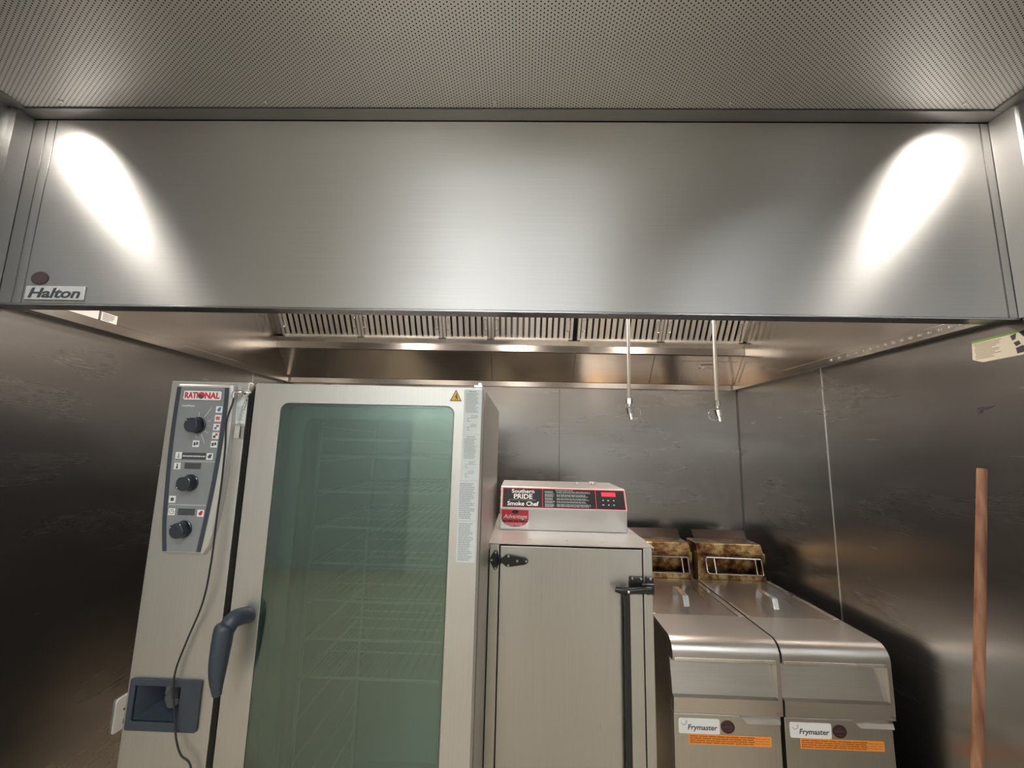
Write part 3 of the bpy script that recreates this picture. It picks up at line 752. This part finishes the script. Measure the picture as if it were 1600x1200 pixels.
# wire racks in the oven
RL = ['topmost wire rack inside the oven', 'second wire rack from the top inside the oven', 'third wire rack from the top inside the oven', 'fourth wire rack from the top inside the oven',
      'fifth wire rack from the top inside the oven', 'sixth wire rack from the top, just above the handle height inside the oven', 'seventh wire rack from the top inside the oven', 'lowest visible wire rack inside the oven']
def rack_mesh():
    bm = bmesh.new(); x0, x1, y0, y1 = -.225, .225, -.25, .25
    loop_tube(bm, [(x0, y0, 0), (0, y0, 0), (x1, y0, 0), (x1, 0, 0), (x1, y1, 0), (0, y1, 0), (x0, y1, 0), (x0, 0, 0)], .0045, 6)
    n = 17
    for k in range(1, n):
        x = x0+(x1-x0)*k/n; tube(bm, [(x, y0-.002, .004), (x, y1, .004)], .0016, 5)
    for y in (-.09, .09): tube(bm, [(x0, y, 0), (x1, y, 0)], .0025, 5)
    return bm
rack0 = obj('wire_rack', rack_mesh(), M_WIRE, None)
rack0.location = (-.4075, 1.58, 1.629)
tag(rack0, RL[0], 'oven rack', 'wire racks inside the oven')
for z, lb in zip((1.575, 1.467, 1.360, 1.254, 1.147, 1.040, .935), RL[1:]):
    r = rack0.copy(); C.objects.link(r); r.location = (-.4075, 1.58, z); r['label'] = lb

# ================================================================== smoker
sm = thing('smoker_cabinet', 'narrow stainless smoker cabinet with black hinge and latch and a printed control box on top', 'smoker', (-.105, 1.55, 0))
sx, sy = -.105, 1.55
def SB(name, boxes, m, parent, bevel=0, label=None):
    return B(name, [(a+sx, b+sx, c+sy, d+sy, e, f) for a, b, c, d, e, f in boxes], m, parent, bevel, label)
W = .573; H = 1.278
SB('cabinet', [(0, .034, 0, .645, .12, H-.003), (.538, W-.003, 0, .645, .12, H-.003), (.034, .538, .06, .645, .12, H-.003)], M_SMOKE, sm, bevel=.0015)
SB('door_gap', [(.0342, .5378, .02, .059, .12, H-.006)], M_DARK, sm)
sd = SB('door', [(.0375, .5345, -.001, .045, .14, H-.008)], M_SMOKE, sm, bevel=.0015)
bm = bmesh.new()
prism(bm, [(sx-.003, sy-.004), (sx+W+.004, sy-.004), (sx+W+.004, sy+.645), (sx-.003, sy+.645)], 'z', H-.002, H+.001)
box(bm, sx-.003, sx-.001, sy+.0, sy+.645, H-.02, H); prism(bm, [(sy-.004, H-.002), (sy+.645, H-.002), (sy+.645, H-.03), (sy+.03, H-.03)], 'x', sx+W+.001, sx+W+.003)
obj('top_plate', bm, M_SMOKET, sm)
bm = bmesh.new()
for x in (.145, .28, .41): cyl(bm, (sx+x, sy+.07, H), (sx+x, sy+.07, H+.003), .005, .0035, 12)
obj('top_screws', bm, M_SCREW, sm, smooth=True)
# control box
sx = -.105-.019
cb = bmesh.new(); bx0, bx1 = .040, .563; by = .240
prism(cb, [(sy+by, H+.0015), (sy+by, H+.086), (sy+by+.044, H+.172), (sy+.60, H+.172), (sy+.60, H+.0015)], 'x', sx+bx0, sx+bx1)
box_ = obj('control_box', cb, M_SMOKET, sm, bevel=.0015)
bm = bmesh.new()
for x in (.15, .27, .39): cyl(bm, (sx+x, sy+.50, H+.172), (sx+x, sy+.50, H+.176), .005, .004, 12)
cyl(bm, (sx+.46, sy+.46, H+.172), (sx+.46, sy+.46, H+.180), .010, .010, 12); cyl(bm, (sx+.46, sy+.46, H+.180), (sx+.46, sy+.46, H+.185), .024, .022, 16)
for z in (.03, .07, .12, .155): cyl(bm, (sx+bx0, sy+.27+z*.3, H+z), (sx+bx0-.004, sy+.27+z*.3, H+z), .004, .003, 8)
obj('box_screws', bm, M_SCREW, box_, smooth=True)
dyz = .044/.086
def SL(z): return sy+by+(z-(H+.086))*dyz-.0012
def spanel(name, a, b, c, d, m, parent, lift=0, th=.0006, label=None):
    bm = bmesh.new(); prism(bm, [(SL(c)-lift, c), (SL(d)-lift, d), (SL(d)-lift-th, d), (SL(c)-lift-th, c)], 'x', sx+a, sx+b)
    return obj(name, bm, m, parent, label=label)
z0, z1 = H+.089, H+.169
pan = spanel('control_label', .046, .563, z0, z1, M_WHITE, box_, label='long black control label with white lettering and a red rim')
spanel('red_rim', .048, .561, z0+.002, z1-.002, M_RED, pan, .0006)
for a, b in ((.052, .215), (.218, .437), (.440, .557)): spanel('black_field', a, b, z0+.005, z1-.005, M_BLACK, pan, .0012)
LF = .0018
sl = lambda z: SL(z)-LF
def stext(s, a, b, c, d, m, bold=0, name='lettering', shear=0):
    bm = bmesh.new(); text_bm(bm, s, sx+a, sx+b, c, d, 0, bold=bold, slope=sl, depth=.0005, shear=shear); obj(name, bm, m, pan)
stext('Southern', .087, .182, z0+.0575, z0+.0725, M_WHITE, .012); stext('PRIDE', .096, .174, z0+.0355, z0+.0540, M_WHITE, .018)
stext('Smoke Chef', .070, .200, z0+.009, z0+.0255, M_WHITE, .016)
bm = bmesh.new(); zz = z0+.0305; box(bm, sx+.074, sx+.188, sl(zz)-.0004, sl(zz), zz, zz+.0009)
for zz, xa, xb in ((z0+.0358, .096, .112), (z0+.0358, .136, .148)): box(bm, sx+xa, sx+xb, sl(zz)-.0005, sl(zz), zz-.0008, zz+.0008)
obj('lettering', bm, M_WHITE, pan)
bm = bmesh.new()
lines_bm(bm, sx+.272, sx+.345, z0+.070, z0+.073, 0, 1, words=5, th=.8, slope=sl, rag=0)
zr = z0+.068
for blk in range(5):
    rows = (2, 3, 2, 2, 3)[blk]; hh = rows*.0042+.0015
    lines_bm(bm, sx+.226, sx+.268, zr-hh+.001, zr, 0, rows+1, words=4, th=.55, slope=sl, rag=.25, dens=.92)
    lines_bm(bm, sx+.275, sx+.425-random.random()*.02, zr-hh*.85, zr, 0, rows, words=10, th=.5, slope=sl, rag=.12)
    zr -= hh+.0012
obj('print', bm, M_LABEL, pan)
spanel('red_display', .464, .522, z0+.052, z0+.068, M_LED, pan, LF)
bm = bmesh.new()
for i, x in enumerate((.468, .490, .512)):
    for j, z in enumerate((z0+.036, z0+.019)):
        q = [(-.004, -.003), (.004, -.003), (.003, .003), (-.004, .003)] if (i+j) % 2 else [(-.003, -.0035), (.001, -.0035), (.004, .001), (.002, .0035), (-.002, .003)]
        prism(bm, [(sx+x+a, z+b) for a, b in q], 'y', sl(z)-.0006, sl(z))
obj('button_symbols', bm, M_LABEL, pan)
# red sticker
yy = sy+by-.0016
st = B('red_sticker', [(sx+.046, sx+.160, yy, yy+.0006, H+.008, H+.083)], M_WHITE, box_, label='red worn sticker reading Advantage')
B('red_field', [(sx+.047, sx+.159, yy-.0004, yy, H+.040, H+.082)], M_RED, st)
bm = bmesh.new(); prism(bm, [(sx+.103+.052*math.cos(a), H+.040+.026*math.sin(a)) for a in [PI+PI*k/16 for k in range(17)]], 'y', yy-.0004, yy); obj('red_arc', bm, M_RED, st)
bm = bmesh.new(); text_bm(bm, 'Advantage', sx+.055, sx+.153, H+.042, H+.064, yy-.0004, shear=.3, bold=.01); lines_bm(bm, sx+.062, sx+.145, H+.018, H+.030, yy-.0004, 2, words=6, th=.4, rag=.2); obj('lettering', bm, M_LABEL, st)
bm = bmesh.new(); prism(bm, [(sx+.104+.014*math.cos(a), H+.0735+.0075*math.sin(a)) for a in [2*PI*k/20 for k in range(20)]], 'y', yy-.0006, yy-.0002); obj('oval_emblem', bm, M_BLACK, st)
bm = bmesh.new(); lines_bm(bm, sx+.050, sx+.156, H+.033, H+.040, yy-.0004, 1, words=4, th=.9, rag=0, dens=.9); obj('print', bm, M_BLACK, st)
# hinge
sx = -.105
def poly(bm, pts, ya, yb): prism(bm, [(sx+p[0], p[1]) for p in pts], 'y', sy+ya, sy+yb)
hz = 1.222
bm = bmesh.new()
poly(bm, [(.002, hz+.006), (.016, hz+.031), (.022, hz+.034), (.028, hz+.030), (.032, hz+.014), (.032, hz-.014), (.028, hz-.030), (.022, hz-.034), (.016, hz-.031), (.002, hz-.006)], -.006, -.0005)
hg = obj('hinge', bm, M_BLACK, sm, bevel=.002)
bm = bmesh.new(); poly(bm, [(.028, hz+.010), (.045, hz+.009), (.060, hz+.021), (.070, hz+.021), (.126, hz+.012), (.135, hz+.006), (.137, hz), (.135, hz-.006), (.126, hz-.012), (.070, hz-.021), (.060, hz-.021), (.045, hz-.009), (.028, hz-.010)], -.009, -.0015)
cyl(bm, (sx+.034, sy-.009, hz-.014), (sx+.034, sy-.009, hz+.014), .007, .007, 14)
obj('hinge_leaf', bm, M_BLACK, hg, bevel=.002)
bm = bmesh.new()
for x, z, q in ((.008, hz, -.006), (.022, hz+.026, -.006), (.022, hz-.026, -.006), (.067, hz+.015, -.009), (.067, hz-.015, -.009), (.098, hz, -.009), (.129, hz, -.009)):
    cyl(bm, (sx+x, sy+q, z), (sx+x, sy+q-.003, z), .0042, .003, 12)
obj('hinge_screws', bm, M_SCREW, hg, smooth=True)
# latch and long pull bar
sx = -.105-.004
lz = 1.153
bm = bmesh.new()
for b in ((.492, .538, -.012, -.0015, lz-.028, lz+.030), (.548, .574, -.014, -.0005, lz-.028, lz+.030), (.528, .572, -.026, -.012, lz-.022, lz+.012)): box(bm, b[0]+sx, b[1]+sx, b[2]+sy, b[3]+sy, b[4], b[5])
lt = obj('latch', bm, M_BLACK, sm, bevel=.003)
bm = bmesh.new(); tube(bm, [(sx+.560, sy-.030, lz-.004), (sx+.53, sy-.034, lz-.004), (sx+.49, sy-.038, lz-.008), (sx+.455, sy-.036, lz-.008), (sx+.437, sy-.032, lz-.006)], [.008, .010, .011, .0115, .009], 12)
obj('lever', bm, M_BLACK, lt, smooth=True)
bm = bmesh.new()
for x, z, q in ((.500, lz+.024, -.012), (.530, lz+.024, -.012), (.562, lz+.024, -.014), (.500, lz-.022, -.012), (.562, lz-.022, -.014), (.478, lz-.010, -.049)): cyl(bm, (sx+x, sy+q, z), (sx+x, sy+q-.003, z), .0045, .003, 12)
obj('latch_screws', bm, M_SCREW, lt, smooth=True)
SB('pull_bar', [(.468, .487, -.034, -.020, .35, lz-.017), (.472, .484, -.020, -.001, .40, .44), (.472, .484, -.020, -.001, lz-.06, lz-.03)], M_BLACK, sm, bevel=.003)
for x in (.03, .52):
    for y in (.03, .58):
        SB('leg', [(x, x+.03, y, y+.03, 0, .119)], M_BLACK, sm)

# ================================================================== fryers
def make_fryer(fx, label, group):
    t = thing('deep_fryer', label, 'deep fryer', (fx, 2.1, 0), group)
    x0, x1 = fx, fx+.398; F = 1.72
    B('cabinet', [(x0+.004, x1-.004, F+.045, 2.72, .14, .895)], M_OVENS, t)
    arc = [(F+.055+.055*math.cos(math.radians(a)), .857+.055*math.sin(math.radians(a))) for a in range(90, 181, 10)]
    prof = [(1.966, .896), (1.966, .912)]+arc+[(F, .851), (F+.004, .838), (F+.036, .836), (F+.014, .718), (F, .713), (F, .706), (F+.002, .660), (F+.016, .660), (F+.045, .72), (F+.06, .85), (F+.075, .896)]
    bm = bmesh.new(); prism(bm, prof, 'x', x0, x1-.016); cap = obj('front_cap', bm, M_FRY, t, smooth=True, split=12)
    prof2 = [(1.966, .896), (1.966, .912)]+arc+[(F, .851), (F, .706), (F+.002, .660), (F+.016, .660), (F+.075, .70), (F+.075, .896)]
    bm = bmesh.new(); prism(bm, prof2, 'x', x1-.0158, x1-.001); obj('cap_cheek', bm, M_FRY, cap, smooth=True)
    B('recess_trim', [(x0+.006, x1-.018, F-.0015, F+.004, .838, .850)], M_JOINL, cap, bevel=.001)
    # vat cover with rails and strap handle
    B('side_rail', [(x0+.001, x0+.016, 1.967, 2.485, .86, .914)], M_FRY, t, bevel=.001); B('side_rail', [(x1-.026, x1-.002, 1.967, 2.485, .86, .914)], M_FRY, t, bevel=.001)
    lid = B('lid', [(x0+.018, x1-.028, 1.968, 2.484, .898, .911)], M_LID, t, bevel=.002, label='flat dull steel vat cover')
    bm = bmesh.new(); hx = x0+.176
    prism(bm, [(2.062, .911), (2.075, .955), (2.205, .955), (2.215, .911), (2.210, .911), (2.201, .951), (2.079, .951), (2.068, .911)], 'x', hx, hx+.025)
    obj('handle', bm, M_CHROME, lid, bevel=.001)
    # basket hanger and flue
    a, b = x0+.012, x1+.010-.022
    bm = bmesh.new(); frame(bm, [(b, 1.052), (a, 1.052), (a, .905), (b, .905)], rrect(a+.042, b-.022, .943, 1.036, .008, 0) if False else [(b-.024, 1.036), (a+.042, 1.036), (a+.042, .943), (b-.024, .943)], 2.488, 2.50)
    hb = obj('basket_hanger', bm, M_OIL, t, bevel=.003, label='oil stained basket hanger box')
    B('hanger_recess', [(a, b, 2.535, 2.54, .905, 1.052), (a, b, 2.501, 2.5345, 1.045, 1.052), (a, a+.01, 2.501, 2.5345, .905, 1.044), (b-.01, b, 2.501, 2.5345, .905, 1.044)], M_BRASS, hb)
    bm = bmesh.new(); prism(bm, [(2.540, .905), (2.500, 1.053), (2.520, 1.097), (2.66, 1.097), (2.66, .905)], 'x', a+.003, b-.003); obj('flue_box', bm, M_OIL, t, bevel=.004)
    bm = bmesh.new(); wa, wb = a+.045, b-.026
    loop_tube(bm, [(wa, 2.484, 1.030), (wb-.004, 2.484, 1.026), (wb, 2.484, 1.020), (wb+.006, 2.478, .948), (wb, 2.474, .942), (wa+.012, 2.474, .946), (wa+.002, 2.478, .956), (wa-.002, 2.484, 1.022)], .0038, 8)
    for x in (wa+.042, wb-.036): tube(bm, [(x, 2.482, 1.028), (x+.008, 2.476, .945)], .0038, 8)
    obj('wire_hanger', bm, M_CHROME, hb, smooth=True)
    bm = bmesh.new(); q0, q1 = x0+.075, x1-.002
    prism(bm, [(2.664, 1.06), (2.735, 1.135), (2.740, 1.132), (2.668, 1.055)], 'x', q0, q1); obj('flue_deflector', bm, M_DEFL, t)
    # door
    dy = F+.014
    dr = B('door', [(x0+.002, x1-.006, dy, dy+.03, .13, .652)], M_FRYD, t, bevel=.002)
    bm = bmesh.new()
    V = [(x0+.243, .655), (x1-.006, .655), (x1-.018, .638), (x0+.258, .638)]
    T0 = [bm.verts.new((p[0], dy-(.001 if k < 2 else .024), p[1]+(0 if k < 2 else 0))) for k, p in enumerate(V)]
    T1 = [bm.verts.new((p[0], dy+.002, p[1]-.004)) for p in V]
    bm.faces.new(T0); bm.faces.new(T1[::-1])
    for k in range(4): bm.faces.new((T0[k], T0[(k+1) % 4], T1[(k+1) % 4], T1[k]))
    obj('handle', bm, M_JOINL, dr)
    bm = bmesh.new(); prism(bm, rrect(x0+.018, x0+.169, .586, .638, .007), 'y', dy-.0025, dy-.0005); np_ = obj('nameplate', bm, M_LABELW, dr, bevel=.0008, label='silver nameplate reading Frymaster')
    bm = bmesh.new(); text_bm(bm, 'Frymaster', x0+.052, x0+.160, .594, .617, dy-.0025, shear=.15, bold=.018)
    o = obj('lettering', bm, M_PRINT, np_)
    bm = bmesh.new(); tube(bm, spline([(x0+.028, dy-.0028, .622), (x0+.034, dy-.0028, .615), (x0+.045, dy-.0028, .619), (x0+.049, dy-.0028, .627), (x0+.043, dy-.0028, .628)], 4), .0007, 5); obj('emblem', bm, M_PRINT, np_)
    badge(x0+.199, dy-.0004, .612, .025, .022, dr)
    ol = B('warning_label', [(x0+.053, x0+.355, dy-.0012, dy-.0004, .551, .585)], M_ORANGE, dr, label='long orange warning label')
    bm = bmesh.new(); lines_bm(bm, x0+.058, x0+.295, .554, .582, dy-.0012, 4, words=9, th=.6, rag=.02, dens=.9); lines_bm(bm, x0+.295, x0+.350, .556, .580, dy-.0012, 3, words=3, th=.18, rag=.05)
    obj('print', bm, M_DKORANGE, ol)
    for x in (x0+.02, x1-.06):
        for y in (F+.08, 2.64): 
            bm = bmesh.new(); cyl(bm, (x+.02, y, 0), (x+.02, y, .1395), .016, .02, 12); obj('leg', bm, M_BLACK, t, smooth=True)
    return t
def copy_tree(o, parent=None):
    c = o.copy(); C.objects.link(c); c.parent = parent
    for ch in list(o.children): copy_tree(ch, c)
    return c
f1 = make_fryer(.583, 'stainless deep fryer standing directly beside the smoker cabinet', 'deep fryers side by side')
f2 = copy_tree(f1); f2.location = (.583+.405, 2.1, 0); f2['label'] = 'stainless deep fryer standing against the right wall'

# ================================================================== things on and by the walls
bm = bmesh.new(); tube(bm, [(1.15, 1.318, .0), (1.262, 1.32, .74), (1.330, 1.32, 1.18), (1.391, 1.32, 1.585)], [.0135, .0135, .0125, .0115], 20)
tag(obj('wooden_pole', bm, M_WOOD, None, smooth=True), 'reddish brown wooden pole leaning on the right wall', 'pole')
st = thing('wall_notice', 'torn pale green and cream notice stuck high on the right wall', 'notice', (XR-.001, 1.3, 1.95))
bm = bmesh.new(); prism(bm, [(1.376, 1.996), (1.15, 2.000), (1.15, 1.925), (1.242, 1.922), (1.352, 1.921), (1.366, 1.927), (1.381, 1.934)], 'x', XR-.0014, XR-.0004); obj('paper', bm, mat('cream_paper', (.60, .55, .43), .7), st)
bm = bmesh.new(); prism(bm, [(1.376, 1.996), (1.15, 2.000), (1.15, 1.990), (1.270, 1.989), (1.376, 1.986)], 'x', XR-.0018, XR-.0014); obj('green_band', bm, mat('green_print', (.20, .30, .10), .7), st)
bm = bmesh.new()
for r in range(11): 
    z = 1.982-r*.0048; e = 1.372-random.random()*.004; box(bm, XR-.0018, XR-.0014, e-random.uniform(.05, .085), e, z-.0008, z+.0008)
obj('print', bm, mat('olive_print', (.18, .16, .10), .7), st)
bm = bmesh.new()
for pts in ([(1.268, 1.985), (1.252, 1.989), (1.256, 1.972), (1.264, 1.970)], [(1.262, 1.962), (1.248, 1.966), (1.244, 1.955), (1.256, 1.950)], [(1.258, 1.945), (1.24, 1.95), (1.225, 1.94), (1.235, 1.93), (1.256, 1.928)], [(1.245, 1.990), (1.225, 1.996), (1.215, 1.985), (1.235, 1.975)], [(1.235, 1.965), (1.215, 1.97), (1.205, 1.955), (1.22, 1.948)]):
    prism(bm, pts, 'x', XR-.0019, XR-.0014)
obj('torn_print', bm, M_INK, st)
bm = bmesh.new(); prism(bm, [(1.336, 1.7815), (1.340, 1.7790), (1.356, 1.7775), (1.372, 1.7795), (1.388, 1.7775), (1.390, 1.772), (1.382, 1.769), (1.386, 1.757), (1.378, 1.760), (1.374, 1.768), (1.360, 1.769), (1.350, 1.774), (1.339, 1.7775)], 'x', XR-.0016, XR-.0004)
tag(obj('black_mark', bm, M_INK, None), 'small black tar-like smear on the right wall above the pole', 'smear')
ou = thing('wall_socket', 'small white plate low on the left wall, half behind the oven', 'socket', (XL, 1.95, .45))
bm = bmesh.new(); prism(bm, rrect(1.905, 2.02, .385, .520, .012), 'x', XL+.0005, XL+.007); obj('plate', bm, M_WHITEP, ou, bevel=.001)
bm = bmesh.new(); cyl(bm, (XL+.007, 1.945, .465), (XL+.0085, 1.945, .465), .004, .004, 10); box(bm, XL+.007, XL+.008, 1.948, 1.953, .405, .425); obj('slots', bm, M_DARK, ou)
